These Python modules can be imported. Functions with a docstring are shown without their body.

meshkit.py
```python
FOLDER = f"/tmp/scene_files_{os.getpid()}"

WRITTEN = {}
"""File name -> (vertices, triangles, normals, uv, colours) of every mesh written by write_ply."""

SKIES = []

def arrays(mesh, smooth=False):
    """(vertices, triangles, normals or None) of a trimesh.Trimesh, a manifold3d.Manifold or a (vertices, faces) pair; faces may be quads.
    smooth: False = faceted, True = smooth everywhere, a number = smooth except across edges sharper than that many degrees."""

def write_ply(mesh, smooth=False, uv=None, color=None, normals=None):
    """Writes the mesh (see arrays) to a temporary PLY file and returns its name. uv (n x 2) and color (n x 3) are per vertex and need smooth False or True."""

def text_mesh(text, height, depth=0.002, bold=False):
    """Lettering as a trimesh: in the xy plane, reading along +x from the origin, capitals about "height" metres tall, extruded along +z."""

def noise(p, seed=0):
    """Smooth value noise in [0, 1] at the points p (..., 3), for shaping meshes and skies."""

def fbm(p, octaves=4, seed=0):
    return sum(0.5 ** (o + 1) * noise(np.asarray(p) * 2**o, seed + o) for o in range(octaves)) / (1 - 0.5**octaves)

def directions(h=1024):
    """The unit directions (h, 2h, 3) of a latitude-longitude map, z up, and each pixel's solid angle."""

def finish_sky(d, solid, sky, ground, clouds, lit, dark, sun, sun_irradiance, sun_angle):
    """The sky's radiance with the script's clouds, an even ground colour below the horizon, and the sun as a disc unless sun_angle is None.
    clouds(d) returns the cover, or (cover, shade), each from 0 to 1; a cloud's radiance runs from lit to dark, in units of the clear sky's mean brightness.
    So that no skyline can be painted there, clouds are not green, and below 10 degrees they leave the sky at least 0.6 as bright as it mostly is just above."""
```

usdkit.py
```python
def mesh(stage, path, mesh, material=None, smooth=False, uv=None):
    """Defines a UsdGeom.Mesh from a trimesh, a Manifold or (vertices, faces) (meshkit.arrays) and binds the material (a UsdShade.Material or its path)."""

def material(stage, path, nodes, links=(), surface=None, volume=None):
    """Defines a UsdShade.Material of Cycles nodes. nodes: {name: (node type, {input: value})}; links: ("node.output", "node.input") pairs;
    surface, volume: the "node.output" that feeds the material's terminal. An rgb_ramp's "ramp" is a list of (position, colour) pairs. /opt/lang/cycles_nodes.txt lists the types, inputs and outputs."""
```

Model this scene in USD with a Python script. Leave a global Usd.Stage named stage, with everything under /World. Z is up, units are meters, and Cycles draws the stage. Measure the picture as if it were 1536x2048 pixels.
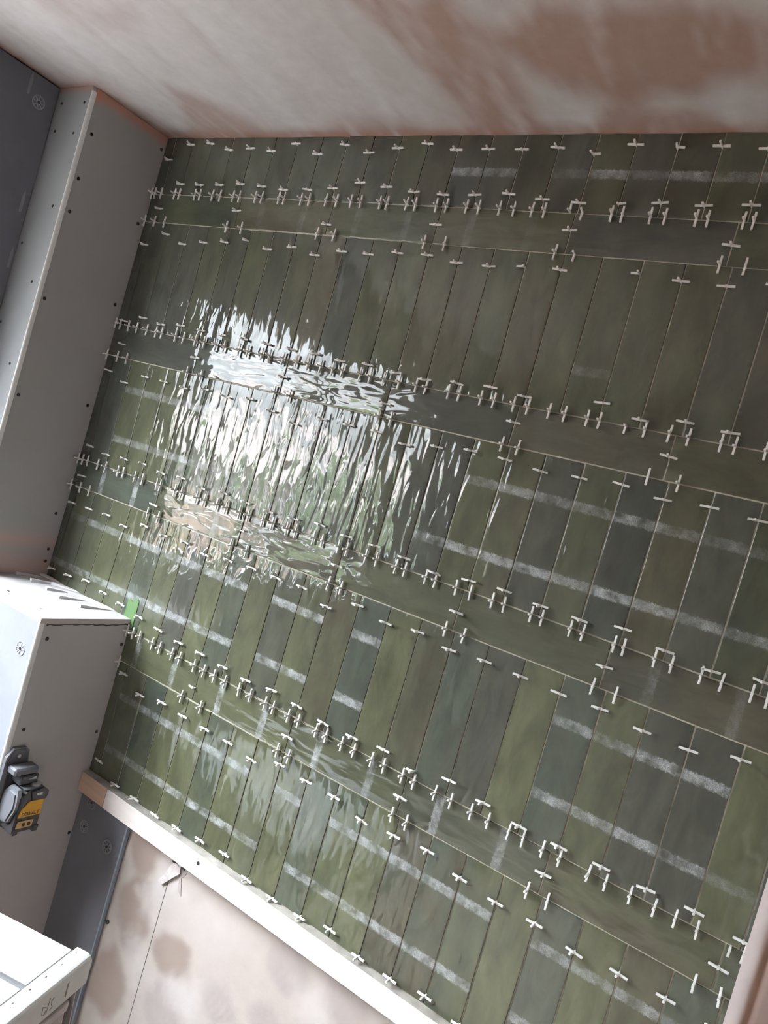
"""A bathroom wall being tiled: green glazed tiles with white spacers, a boxed-in corner, a ledge, a laser level and a work platform."""
import math, random
import numpy as np, trimesh, usdkit, meshkit
import shapely
from shapely.geometry import Polygon, Point, box as sbox
from pxr import Usd, UsdGeom, UsdLux, UsdShade, Sdf, Gf, Vt

stage = Usd.Stage.CreateInMemory()
UsdGeom.SetStageUpAxis(stage, "Z"); UsdGeom.SetStageMetersPerUnit(stage, 1.0)
UsdGeom.Xform.Define(stage, "/World")
rng = np.random.default_rng(7)
random.seed(7)
CEIL = 2.35          # ceiling height; heights "v" below are measured from the ceiling down

EXPOSURE = -0.6; SKY_I = 26.0; WAVE1 = 0.0025; WAVE2 = 0.0028; TILE_IOR = 1.55; TILE_K = 0.46; HAZE = 0.15
# ---------------------------------------------------------------- camera
cam = UsdGeom.Camera.Define(stage, "/World/camera")
R_ = np.array([[0.81042, 0.51541, 0.27851], [0.25075, 0.12448, -0.96001], [-0.52947, 0.84786, -0.02836]])
C_ = np.array([1.76923, -1.40259, CEIL - 0.78727])
cam.AddTransformOp().Set(Gf.Matrix4d(*R_[0], 0, *(-R_[1]), 0, *(-R_[2]), 0, *C_, 1))
cam.CreateHorizontalApertureAttr(24.0); cam.CreateFocalLengthAttr(24.0 * 1538 / 1536)
cam.CreateClippingRangeAttr(Gf.Vec2f(0.02, 200))
cam.CreateExposureAttr(EXPOSURE)

# ---------------------------------------------------------------- sky (overcast), seen only through the window
def M(name, nodes, links, surface):
    return usdkit.material(stage, "/World/Looks/" + name, nodes, links, surface=surface)
dome = UsdLux.DomeLight.Define(stage, "/World/sky")
dome.CreateIntensityAttr(1.0)
sky = M("overcast_sky", {   # overcast: brighter towards the zenith, faint clouds
    "t": ("texture_coordinate", {}), "n": ("noise_texture", {"scale": 2.2, "detail": 5, "roughness": 0.55}),
    "r": ("rgb_ramp", {"ramp": [(0.3, (0.78, 0.87, 1.0)), (0.62, (0.95, 0.98, 1.0))]}),
    "g": ("geometry", {}), "sx": ("separate_xyz", {}), "mr": ("map_range", {"from_min": 0.0, "from_max": 1.0, "to_min": 0.40 * SKY_I, "to_max": 4.2 * SKY_I, "clamp": True}),
    "b": ("background_shader", {"strength": 1.0})},
    [("t.generated", "n.vector"), ("n.fac", "r.fac"), ("r.color", "b.color"), ("t.generated", "sx.vector"), ("sx.z", "mr.value"), ("mr.result", "b.strength")], "b.background")
UsdShade.MaterialBindingAPI.Apply(dome.GetPrim()).Bind(sky)

# ---------------------------------------------------------------- helpers
names = {}
def numbered(parent, name):
    k = (parent, name); names[k] = names.get(k, -1) + 1
    return name if names[k] == 0 else f"{name}_{names[k]:03d}"
def tag(p, label=None, category=None, group=None, kind=None):
    for k, v in (("label", label), ("category", category), ("group", group), ("kind", kind)):
        if v: p.SetCustomDataByKey(k, v)
    return p
def path_of(parent): return "/World" if parent is None else str(parent.GetPath())
def thing(name, label, category=None, group=None, kind=None, parent=None, loc=None):
    pp = path_of(parent)
    x = UsdGeom.Xform.Define(stage, pp + "/" + numbered(pp, name))
    if loc is not None: x.AddTranslateOp().Set(Gf.Vec3d(*loc))
    return tag(x.GetPrim(), label, category, group, kind)
def obj(name, mesh, mat, parent=None, smooth=False, label=None, category=None, group=None, kind=None, cols=None, uv=None):
    """ONE mesh prim; cols: {primvar: per-vertex (n,3)} (needs smooth False or True)."""
    pp = path_of(parent)
    m = usdkit.mesh(stage, pp + "/" + numbered(pp, name), mesh, mat, smooth=smooth, uv=uv)
    for k, a in (cols or {}).items():
        UsdGeom.PrimvarsAPI(m).CreatePrimvar(k, Sdf.ValueTypeNames.Color3fArray, "vertex").Set(Vt.Vec3fArray.FromNumpy(np.asarray(a, np.float32)))
    return tag(m.GetPrim(), label, category, group, kind)
def box(x0, x1, y0, y1, z0, z1, ch=0.0):
    """A box, its edges chamfered by ch."""
    x0, x1 = sorted((x0, x1)); y0, y1 = sorted((y0, y1)); z0, z1 = sorted((z0, z1))
    if ch <= 0:
        m = trimesh.creation.box((x1 - x0, y1 - y0, z1 - z0)); m.apply_translation(((x0 + x1) / 2, (y0 + y1) / 2, (z0 + z1) / 2)); return m
    p = []
    for x, sx in ((x0, 1), (x1, -1)):
        for y, sy in ((y0, 1), (y1, -1)):
            for z, sz in ((z0, 1), (z1, -1)):
                p += [(x + sx * ch, y + sy * ch, z), (x + sx * ch, y, z + sz * ch), (x, y + sy * ch, z + sz * ch)]
    return trimesh.Trimesh(p).convex_hull
def cat(*ms): return trimesh.util.concatenate([m for x in ms for m in (x if isinstance(x, (list, tuple)) else [x])])
def move(m, loc, rot=None):
    m = m.copy()
    if rot is not None: m.apply_transform(rot)
    m.apply_translation(loc); return m
def rotm(a, axis): return trimesh.transformations.rotation_matrix(a, axis)
def cyl(a, b, r, n=12, r2=None):
    """A cylinder (or cone frustum) from a to b."""
    a, b = np.asarray(a, float), np.asarray(b, float); d = b - a; L = np.linalg.norm(d); d /= L
    u = np.cross(d, (0, 0, 1) if abs(d[2]) < .9 else (1, 0, 0)); u /= np.linalg.norm(u); w = np.cross(d, u)
    t = np.arange(n) * 2 * np.pi / n; ring = np.cos(t)[:, None] * u + np.sin(t)[:, None] * w
    return trimesh.Trimesh(np.vstack([a + r * ring, b + (r if r2 is None else r2) * ring])).convex_hull
def prism(pts, plane_o, U, V, W, d0, d1):
    """Extrude the 2-D polygon pts (in U, V from plane_o) along W from d0 to d1."""
    m = trimesh.creation.extrude_polygon(Polygon(pts), 1.0, engine="earcut")
    v = np.array(m.vertices); U, V, W, o = map(np.asarray, (U, V, W, plane_o))
    q = o + v[:, :1] * U + v[:, 1:2] * V + (d0 + v[:, 2:] * (d1 - d0)) * W
    m2 = trimesh.Trimesh(q, m.faces, process=False)
    if m2.volume < 0: m2.invert()
    return m2
def lin(*c):
    c = np.array(c, float) / 255
    return tuple(np.where(c <= .04045, c / 12.92, ((c + .055) / 1.055) ** 2.4))
def grid(us, vs, f):
    """Mesh of the points f(u, v) on the grid us x vs."""
    U, V = np.meshgrid(us, vs, indexing="ij"); P = f(U.ravel(), V.ravel())
    nu, nv = len(us), len(vs); i = np.arange(nu * nv).reshape(nu, nv)
    q = np.stack([i[:-1, :-1], i[1:, :-1], i[1:, 1:], i[:-1, 1:]], -1).reshape(-1, 4)
    return P, np.vstack([q[:, [0, 1, 2]], q[:, [0, 2, 3]]])

# ---------------------------------------------------------------- materials
def plain(name, color, rough=0.6, metal=0.0, spec=0.5, bump=0.0, bscale=60.0, vary=0.0, vscale=8.0, stretch=(1, 1, 1)):
    """Colour with a little mottling and fine relief."""
    n = {"g": ("geometry", {}), "mp": ("mapping", {"scale": stretch}), "p": ("principled_bsdf", {"base_color": color, "roughness": rough, "metallic": metal, "specular_ior_level": spec})}
    l = [("g.position", "mp.vector")]
    if vary:
        n["nv"] = ("noise_texture", {"scale": vscale, "detail": 5, "roughness": 0.6})
        n["r"] = ("rgb_ramp", {"ramp": [(0.3, tuple(c * (1 - vary) for c in color)), (0.7, tuple(min(1, c * (1 + vary)) for c in color))]})
        l += [("mp.vector", "nv.vector"), ("nv.fac", "r.fac"), ("r.color", "p.base_color")]
    if bump:
        n["nb"] = ("noise_texture", {"scale": bscale, "detail": 4, "roughness": 0.6}); n["b"] = ("bump", {"strength": 1.0, "distance": bump})
        l += [("mp.vector", "nb.vector"), ("nb.fac", "b.height"), ("b.normal", "p.normal")]
    return M(name, n, l, "p.BSDF")
def painted(name, rough=0.7, bump=0.0005, bscale=40.0, vary=0.06, vscale=30.0):
    """Colour from the mesh's own 'col' values (stains, damp patches), lightly mottled."""
    return M(name, {"a": ("attribute", {"attribute": "col"}), "g": ("geometry", {}), "n": ("noise_texture", {"scale": vscale, "detail": 5, "roughness": 0.6}),
        "mr": ("map_range", {"from_min": 0.3, "from_max": 0.7, "to_min": 1 - vary, "to_max": 1 + vary}), "mx": ("vector_math", {"math_type": "scale"}),
        "nb": ("noise_texture", {"scale": bscale, "detail": 4}), "b": ("bump", {"strength": 1.0, "distance": bump}), "p": ("principled_bsdf", {"roughness": rough, "specular_ior_level": 0.3})},
        [("g.position", "n.vector"), ("n.fac", "mr.value"), ("a.color", "mx.vector1"), ("mr.result", "mx.scale"), ("mx.vector", "p.base_color"),
         ("g.position", "nb.vector"), ("nb.fac", "b.height"), ("b.normal", "p.normal")], "p.BSDF")
# glazed tile: two colours per tile ('ca', 'cb'), streaks along the tile, wavy glossy glaze, whitish smears of packing glue where 'scuff' says
def tile_material():
    n = {
        "uv": ("uvmap", {"attribute": "st"}), "sd": ("attribute", {"attribute": "seed"}),
        "ca": ("attribute", {"attribute": "ca"}), "cb": ("attribute", {"attribute": "cb"}), "sc": ("attribute", {"attribute": "scuff"}),
        "m1": ("mapping", {"scale": (13, 7, 1)}), "v1": ("vector_math", {"math_type": "add"}), "n1": ("noise_texture", {"scale": 1.0, "detail": 4, "roughness": 0.55, "distortion": 0.4}),
        "r1": ("map_range", {"from_min": 0.34, "from_max": 0.66, "to_min": 0, "to_max": 1, "clamp": True}),
        "mix": ("mix", {}),
        "m2": ("mapping", {"scale": (160, 60, 1)}), "v2": ("vector_math", {"math_type": "add"}), "n2": ("noise_texture", {"scale": 1.0, "detail": 4, "roughness": 0.6}),
        "r2": ("map_range", {"from_min": 0.3, "from_max": 0.7, "to_min": 0.95, "to_max": 1.05}), "mul": ("vector_math", {"math_type": "scale"}),
        "m5": ("mapping", {"scale": (26, 9, 1), "location": (9.3, 4.1, 0)}), "v5": ("vector_math", {"math_type": "add"}), "n5": ("noise_texture", {"scale": 1.0, "detail": 5, "roughness": 0.6, "distortion": 0.8}), "r5": ("map_range", {"from_min": 0.32, "from_max": 0.68, "to_min": 0.74, "to_max": 1.22}), "bl": ("math", {"math_type": "multiply"}),
        # wavy glaze
        "m3": ("mapping", {"scale": (48, 12.5, 1)}), "v3": ("vector_math", {"math_type": "add"}), "n3": ("noise_texture", {"scale": 1.0, "detail": 1.0, "roughness": 0.4, "distortion": 0.6}),
        "m4": ("mapping", {"scale": (24, 8, 1)}), "v4": ("vector_math", {"math_type": "add"}), "n4": ("noise_texture", {"scale": 1.0, "detail": 1.0}),
        "b1": ("bump", {"strength": 1.0, "distance": WAVE1}), "b2": ("bump", {"strength": 1.0, "distance": WAVE2}),
        # glue smears: two bands across the tile
        "sx": ("separate_xyz", {}), "ss": ("separate_color", {}),
        "w": ("noise_texture", {"scale": 190.0, "detail": 5, "roughness": 0.75}), "wr": ("map_range", {"from_min": 0.3, "from_max": 0.7, "to_min": -0.0034, "to_max": 0.0034}), "tt": ("math", {"math_type": "add"}),
        "d1": ("math", {"math_type": "subtract"}), "a1": ("math", {"math_type": "absolute"}), "e1": ("map_range", {"from_min": 0.0075, "from_max": 0.0105, "to_min": 1, "to_max": 0, "clamp": True}), "f1": ("math", {"math_type": "multiply"}),
        "d2": ("math", {"math_type": "subtract"}), "a2": ("math", {"math_type": "absolute"}), "e2": ("map_range", {"from_min": 0.0075, "from_max": 0.0105, "to_min": 1, "to_max": 0, "clamp": True}), "f2": ("math", {"math_type": "multiply"}),
        "mxm": ("math", {"math_type": "maximum"}),
        "st2": ("attribute", {"attribute": "band"}), "sb": ("separate_color", {}),
        "sw": ("noise_texture", {"scale": 300.0, "detail": 5, "roughness": 0.8, "distortion": 3.5}), "swr": ("map_range", {"from_min": 0.42, "from_max": 0.58, "to_min": 0.16, "to_max": 1.0, "clamp": True}),
        "big": ("noise_texture", {"scale": 34.0, "detail": 4, "roughness": 0.6}), "bigr": ("map_range", {"from_min": 0.36, "from_max": 0.60, "to_min": 0.12, "to_max": 1.15, "clamp": False}),
        "k1": ("math", {"math_type": "multiply"}), "k2": ("math", {"math_type": "multiply", "use_clamp": True}),
        "cm": ("mix", {"color2": (0.43, 0.45, 0.46)}), "rr": ("map_range", {"from_min": 0, "from_max": 1, "to_min": 0.012, "to_max": 0.45}),
        "p": ("principled_bsdf", {"ior": 1.5, "specular_ior_level": HAZE, "roughness": 0.48, "coat_weight": 1.0, "coat_roughness": 0.012, "coat_ior": TILE_IOR})}
    l = [("uv.UV", "m1.vector"), ("m1.vector", "v1.vector1"), ("sd.vector", "v1.vector2"), ("v1.vector", "n1.vector"), ("n1.fac", "r1.value"), ("r1.result", "mix.fac"), ("ca.color", "mix.color1"), ("cb.color", "mix.color2"),
         ("uv.UV", "m2.vector"), ("m2.vector", "v2.vector1"), ("sd.vector", "v2.vector2"), ("v2.vector", "n2.vector"), ("n2.fac", "r2.value"), ("mix.color", "mul.vector1"), ("r2.result", "bl.value1"), ("n5.fac", "r5.value"), ("r5.result", "bl.value2"), ("bl.value", "mul.scale"), ("uv.UV", "m5.vector"), ("m5.vector", "v5.vector1"), ("sd.vector", "v5.vector2"), ("v5.vector", "n5.vector"),
         ("uv.UV", "m3.vector"), ("m3.vector", "v3.vector1"), ("sd.vector", "v3.vector2"), ("v3.vector", "n3.vector"), ("n3.fac", "b1.height"),
         ("uv.UV", "m4.vector"), ("m4.vector", "v4.vector1"), ("sd.vector", "v4.vector2"), ("v4.vector", "n4.vector"), ("n4.fac", "b2.height"), ("b1.normal", "b2.normal"), ("b2.normal", "p.coat_normal"),
         ("uv.UV", "sx.vector"), ("uv.UV", "w.vector"), ("w.fac", "wr.value"), ("sx.y", "tt.value1"), ("wr.result", "tt.value2"), ("st2.color", "sb.color"), ("sc.color", "ss.color"),
         ("tt.value", "d1.value1"), ("sb.r", "d1.value2"), ("d1.value", "a1.value1"), ("a1.value", "e1.value"), ("e1.result", "f1.value1"), ("ss.r", "f1.value2"),
         ("tt.value", "d2.value1"), ("sb.g", "d2.value2"), ("d2.value", "a2.value1"), ("a2.value", "e2.value"), ("e2.result", "f2.value1"), ("ss.g", "f2.value2"),
         ("f1.value", "mxm.value1"), ("f2.value", "mxm.value2"),
         ("g.position", "sw.vector"), ("g.position", "big.vector"), ("sw.fac", "swr.value"), ("big.fac", "bigr.value"),
         ("mxm.value", "k1.value1"), ("swr.result", "k1.value2"), ("k1.value", "k2.value1"), ("bigr.result", "k2.value2"),
         ("mul.vector", "cm.color1"), ("k2.value", "cm.fac"), ("cm.color", "p.base_color"), ("k2.value", "rr.value"), ("rr.result", "p.coat_roughness")]
    n["g"] = ("geometry", {})
    return M("green_glaze", n, l, "p.BSDF")
MT = dict(
    tile=tile_material(),
    adhesive=plain("tile_adhesive", (0.55, 0.51, 0.41), 0.9, bump=0.0012, bscale=150, vary=0.25, vscale=60),
    spacer=plain("white_plastic", (0.93, 0.92, 0.89), 0.45),
    paint=painted("skim_plaster"), board=painted("plasterboard_face", bump=0.0002, bscale=200, vary=0.02, vscale=12), wallpaint=painted("stained_board", bump=0.0005, bscale=60, vary=0.03, vscale=25),
    grey=plain("grey_backer", (0.115, 0.118, 0.135), 0.75, bump=0.0002, bscale=300, vary=0.10, vscale=9),
    greyedge=plain("grey_backer_edge", (0.22, 0.26, 0.31), 0.8, bump=0.0003, bscale=300),
    blue=plain("pale_blue_backer", (0.20, 0.207, 0.25), 0.8, bump=0.0002, bscale=250, vary=0.08, vscale=7),
    bead=plain("plaster_edge_white", (0.84, 0.83, 0.82), 0.6, bump=0.0003, bscale=150),
    gypsum=plain("raw_gypsum", (0.60, 0.54, 0.53), 0.9, bump=0.0015, bscale=120, vary=0.15, vscale=80),
    dark=plain("dark_gap", (0.03, 0.027, 0.026), 0.9), screw=plain("black_screw", (0.012, 0.012, 0.013), 0.45),
    washer=plain("clear_washer", (0.30, 0.31, 0.34), 0.35), washerd=plain("washer_blue", (0.20, 0.20, 0.22), 0.4),
    ply=plain("raw_timber", (0.58, 0.41, 0.31), 0.7, vary=0.12, vscale=6, stretch=(1, 12, 30), bump=0.0002), batten=plain("primed_timber", (0.86, 0.79, 0.76), 0.55, vary=0.06, vscale=5, stretch=(1, 6, 8), bump=0.0002),
    dirty=plain("dusty_timber_top", (0.40, 0.38, 0.34), 0.9, vary=0.25, vscale=25),
    smear=plain("dried_smear", (0.20, 0.20, 0.215), 0.8),
    tape=plain("green_tape", (0.10, 0.20, 0.068), 0.65, bump=0.0001, bscale=400),
    wedge=plain("wedge_plastic", (0.80, 0.78, 0.79), 0.4),
    alu=plain("brushed_aluminium", (0.66, 0.67, 0.69), 0.42, metal=0.55, vary=0.07, vscale=14, stretch=(1, 1, 1), bump=0.0001, bscale=120),
    alucap=plain("cast_cap", (0.66, 0.66, 0.64), 0.5, metal=0.25, vary=0.05, vscale=18), alud=plain("dull_aluminium", (0.42, 0.38, 0.37), 0.5, metal=0.3, vary=0.12, vscale=30),
    mark=plain("grey_marker", (0.32, 0.28, 0.26), 0.8),
    rubber=plain("black_rubber", (0.035, 0.034, 0.038), 0.5), yellow=plain("yellow_label", (0.56, 0.28, 0.010), 0.4), cream=plain("cream_panel", (0.50, 0.32, 0.13), 0.5),
    lens=plain("smoked_lens", (0.13, 0.133, 0.147), 0.12), bracket=plain("grey_bracket", (0.10, 0.10, 0.115), 0.45), brackd=plain("dark_bracket", (0.05, 0.05, 0.057), 0.45), chrome=plain("worn_steel", (0.6, 0.6, 0.6), 0.3, metal=0.8),
    ink=plain("black_lettering", (0.05, 0.02, 0.01), 0.6),
    upvc=plain("white_window_frame", (0.8, 0.8, 0.8), 0.35), brick=plain("neighbour_brick", (0.42, 0.30, 0.25), 0.9, vary=0.3, vscale=6), roof=plain("roof_tile", (0.20, 0.17, 0.16), 0.9, vary=0.2, vscale=5),
    leaf=plain("dark_foliage", (0.05, 0.07, 0.03), 0.8, vary=0.4, vscale=4), bark=plain("bark", (0.12, 0.09, 0.07), 0.9),
    render_=plain("pale_render", (0.46, 0.41, 0.385), 0.9, vary=0.1, vscale=2), ground=plain("paving", (0.13, 0.125, 0.12), 0.95, vary=0.15, vscale=3), floor=plain("chipboard_floor", (0.52, 0.45, 0.38), 0.8, vary=0.15, vscale=20),
)
MT["pane"] = M("window_pane", {"t": ("transparent_bsdf", {"color": (0.96, 0.97, 0.97)}), "g": ("glossy_bsdf", {"roughness": 0.0, "color": (1, 1, 1)}), "f": ("fresnel", {"IOR": 1.45}), "ge": ("geometry", {}), "fr": ("math", {"math_type": "subtract", "value1": 1.0}), "ff": ("math", {"math_type": "multiply"}), "m": ("mix_closure", {})},
    [("ge.backfacing", "fr.value2"), ("f.fac", "ff.value1"), ("fr.value", "ff.value2"), ("ff.value", "m.fac"), ("t.BSDF", "m.closure1"), ("g.BSDF", "m.closure2")], "m.closure")
def Z(v): return CEIL + v
# ================================================================ the room
XL, XR = -0.307, 1.766          # left wall (behind its boards), right end of the tiled wall
def inside(poly_pts, x, y, soft, warp=0.03, wscale=9.0, seed=0, sx=1.0, sy=1.0):
    """0..1 mask of a stain: a warped, soft-edged polygon."""
    p = np.stack([x * wscale * sx, y * wscale * sy, np.full_like(x, seed * 3.1)], -1)
    X = x + (meshkit.fbm(p, 4, seed) - .5) * 2 * warp; Y = y + (meshkit.fbm(p + 17.3, 4, seed + 5) - .5) * 2 * warp
    P = Polygon(poly_pts); pts = shapely.points(X, Y)
    d = shapely.distance(P.exterior, pts); d = np.where(shapely.contains(P, pts), d, -d)
    t = np.clip(d / soft * .5 + .5, 0, 1); return t * t * (3 - 2 * t)
def blend(c, m, col): return c * (1 - m[:, None]) + np.asarray(col) * m[:, None]

# ceiling: freshly skimmed plaster, pale where dry, brown where still damp
xs = np.concatenate([np.arange(-0.46, 1.85, 0.014), np.linspace(1.9, 3.1, 6)]); ys = np.concatenate([np.linspace(-2.75, -1.2, 6), np.arange(-1.15, 0.041, 0.010), [0.2, 0.35]])
P, F_ = grid(xs, ys, lambda x, y: np.stack([x, y, np.full_like(x, CEIL)], -1))
x, y = P[:, 0], P[:, 1]
streak = meshkit.fbm(np.stack([x * 16 + y * 2, y * 2.2, 0 * x], -1), 5, 3)
streak2 = meshkit.fbm(np.stack([x * 5 + y * 1, y * 1.5, 0 * x + 4], -1), 4, 9)
col = np.tile(np.array([0.575, 0.53, 0.52]), (len(x), 1))
streak3 = meshkit.fbm(np.stack([x * 34 + y * 5, y * 3.0, 0 * x + 9], -1), 4, 21)
col = blend(col, np.clip((streak - .46) * 3.2, 0, 1) * .8, (0.66, 0.63, 0.625))
col = blend(col, np.clip((streak2 - .52) * 3, 0, 1) * .55, (0.42, 0.34, 0.31))
DAMP = (0.305, 0.200, 0.165); REDD = (0.33, 0.155, 0.11)
for pts, soft, warp, s in (
    ([(1.113, -.346), (1.304, -.342), (1.459, -.289), (1.62, -.29), (1.62, -.14), (1.447, -.149), (1.297, -.118), (1.171, -.045), (1.081, -.162), (1.031, -.281)], .045, .085, 1.0),
    ([(.845, -.46), (.992, -.42), (1.011, -.323), (1.02, -.135), (1.026, 0), (.863, 0), (.86, -.145), (.85, -.272)], .035, .075, .95),
    ([(.79, -.46), (.883, -.44), (.897, -.296), (.885, -.224), (.845, -.243), (.818, -.347)], .03, .04, .7),
    ([(.139, -.51), (.299, -.494), (.271, -.446), (.129, -.44)], .07, .04, .5),
    ([(.13, -.25), (.19, -.17), (.257, .02), (-.06, .02), (-.02, -.04)], .035, .06, .75), ([(.5, -.05), (.62, -.085), (.72, -.05), (.787, .02), (.419, .02)], .05, .03, .7),
    ([(1.18, -.08), (1.33, -.06), (1.4, .02), (1.1, .02)], .03, .05, .8), ([(-.2, -.03), (1.9, -.025), (1.9, .04), (-.2, .04)], .025, .03, .95),
    ([(-.31, -.6), (-.275, -.6), (-.27, -.27), (-.12, -.265), (-.11, -.04), (.0, .0), (-.2, .1), (-.4, .1)], .05, .03, .9)):
    col = blend(col, inside(pts, x, y, soft, warp, 8, int(1e3 * soft), 1.6, .28) * s, DAMP)
col = blend(col, inside([(-.2, -.014), (1.9, -.012), (1.9, .04), (-.2, .04)], x, y, .018, .01) * .6, REDD)
col = blend(col, inside([(-.31, -.6), (-.285, -.6), (-.285, -.26), (-.135, -.26), (-.135, -.02), (-.2, .05), (-.4, .05)], x, y, .03, .01) * .7, REDD)
col = blend(col, np.clip((streak3 - .55) * 4, 0, 1) * .45, (0.62, 0.57, 0.56)); col = blend(col, np.clip((.40 - streak3) * 4, 0, 1) * .35, (0.36, 0.27, 0.235))
obj("ceiling", (P, F_[:, ::-1]), MT["paint"], smooth=False, cols={"col": col}, kind="structure", label="freshly skimmed ceiling, pale pink with brown damp patches")
obj("floor", box(-0.6, 3.0, -2.7, 0.3, -0.06, 0), MT["floor"], kind="structure", label="bare chipboard floor under the unfinished bathroom wall")
PINK = np.array([0.60, 0.545, 0.52])
BROWN = np.array([0.32, 0.285, 0.265])
def plaster_block(name, m, label, base=PINK):
    n = len(m.vertices); v = np.array(m.vertices)
    f = meshkit.fbm(v * 3, 4, 2)
    return obj(name, m, MT["paint"], cols={"col": np.clip(base + (f[:, None] - .5) * .25, 0, 1)}, kind="structure", label=label)
def sub(m, n=4):
    for _ in range(n): m = m.subdivide()
    return m
plaster_block("wall_front", sub(box(-0.45, 3.0, -2.7, -2.55, 0, CEIL), 3), "brown plastered wall opposite the tiled wall", BROWN)
plaster_block("wall_hall", sub(box(2.9, 3.05, -2.7, 0.3, 0, CEIL), 3), "brown plastered wall beyond the doorway", BROWN)
plaster_block("wall_far", sub(box(1.9, 3.0, 0.151, 0.3, 0, CEIL), 2), "brown plastered wall at the end of the hall", BROWN)
# left wall with its window opening
WY0, WY1, WZ0, WZ1 = -1.90, -0.50, Z(-1.29), Z(-0.25)
lw = cat(box(XL - .13, XL, -2.7, WY0, 0, CEIL), box(XL - .13, XL, WY1, 0.15, 0, CEIL), box(XL - .13, XL, WY0, WY1, 0, WZ0), box(XL - .13, XL, WY0, WY1, WZ1, CEIL))
plaster_block("wall_left", lw, "left wall around the window opening")
win = thing("window_1", "white framed window in the left wall", kind="structure")
fx0, fx1 = XL - .105, XL - .045
ym = WY0 + (WY1 - WY0) * .5
obj("frame", cat(box(fx0, fx1, WY0, WY0 + .06, WZ0, WZ1), box(fx0, fx1, WY1 - .06, WY1, WZ0, WZ1), box(fx0, fx1, WY0 + .06, WY1 - .06, WZ0, WZ0 + .06), box(fx0, fx1, WY0 + .06, WY1 - .06, WZ1 - .06, WZ1)), MT["upvc"], win)
obj("mullion", box(fx0, fx1, ym - .035, ym + .035, WZ0 + .06, WZ1 - .06), MT["upvc"], win)
for a, b in ((WY0 + .06, ym - .035), (ym + .035, WY1 - .06)):
    obj("pane", box(fx0 + .025, fx0 + .031, a, b, WZ0 + .06, WZ1 - .06), MT["pane"], win)
obj("sill", box(XL - .043, XL + .012, WY0 + .001, WY1 - .001, WZ0, WZ0 + .018, .002), MT["upvc"], win)

# ---------------------------------------------------------------- right-hand wall end (plaster, with its corner bead)
nib = box(XR + .012, 1.93, -0.75, 0.16, 0, CEIL)
gx = np.concatenate([np.linspace(XR, XR + .05, 26), np.linspace(XR + .06, 1.93, 6)]); gz = np.linspace(0, CEIL, 160)
def nibf(x, z):
    d = x - XR
    yy = -0.75 + 0.010 * np.clip(1 - d / .010, 0, 1) ** 2 + 0.0015 * np.exp(-((d - .0145) / .0018) ** 2)
    return np.stack([x, yy, z], -1)
P, F_ = grid(gx, gz, nibf)
d = P[:, 0] - XR
c = np.tile([0.50, 0.43, 0.42], (len(P), 1))
c = blend(c, np.clip(1 - np.abs(d - .0135) / .0055, 0, 1) * .9, (0.40, 0.20, 0.12))
c = blend(c, (d > .0172).astype(float), (0.46, 0.34, 0.31))
c = blend(c, np.clip((meshkit.fbm(np.stack([P[:, 0] * 60, P[:, 1], P[:, 2] * 7], -1), 3) - .5) * 3, 0, 1) * .4, (0.52, 0.40, 0.36))
wr = thing("wall_right", "plastered end of the right wall beside the tiles", kind="structure")
obj("plaster_face", (P, F_), MT["paint"], wr, smooth=True, cols={"col": c})
nibm = sub(box(XR, 1.93, -0.739, 0.16, 0, CEIL), 3)
obj("wall_core", nibm, MT["paint"], wr, cols={"col": np.tile(PINK * 1.05, (len(nibm.vertices), 1))})

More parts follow.
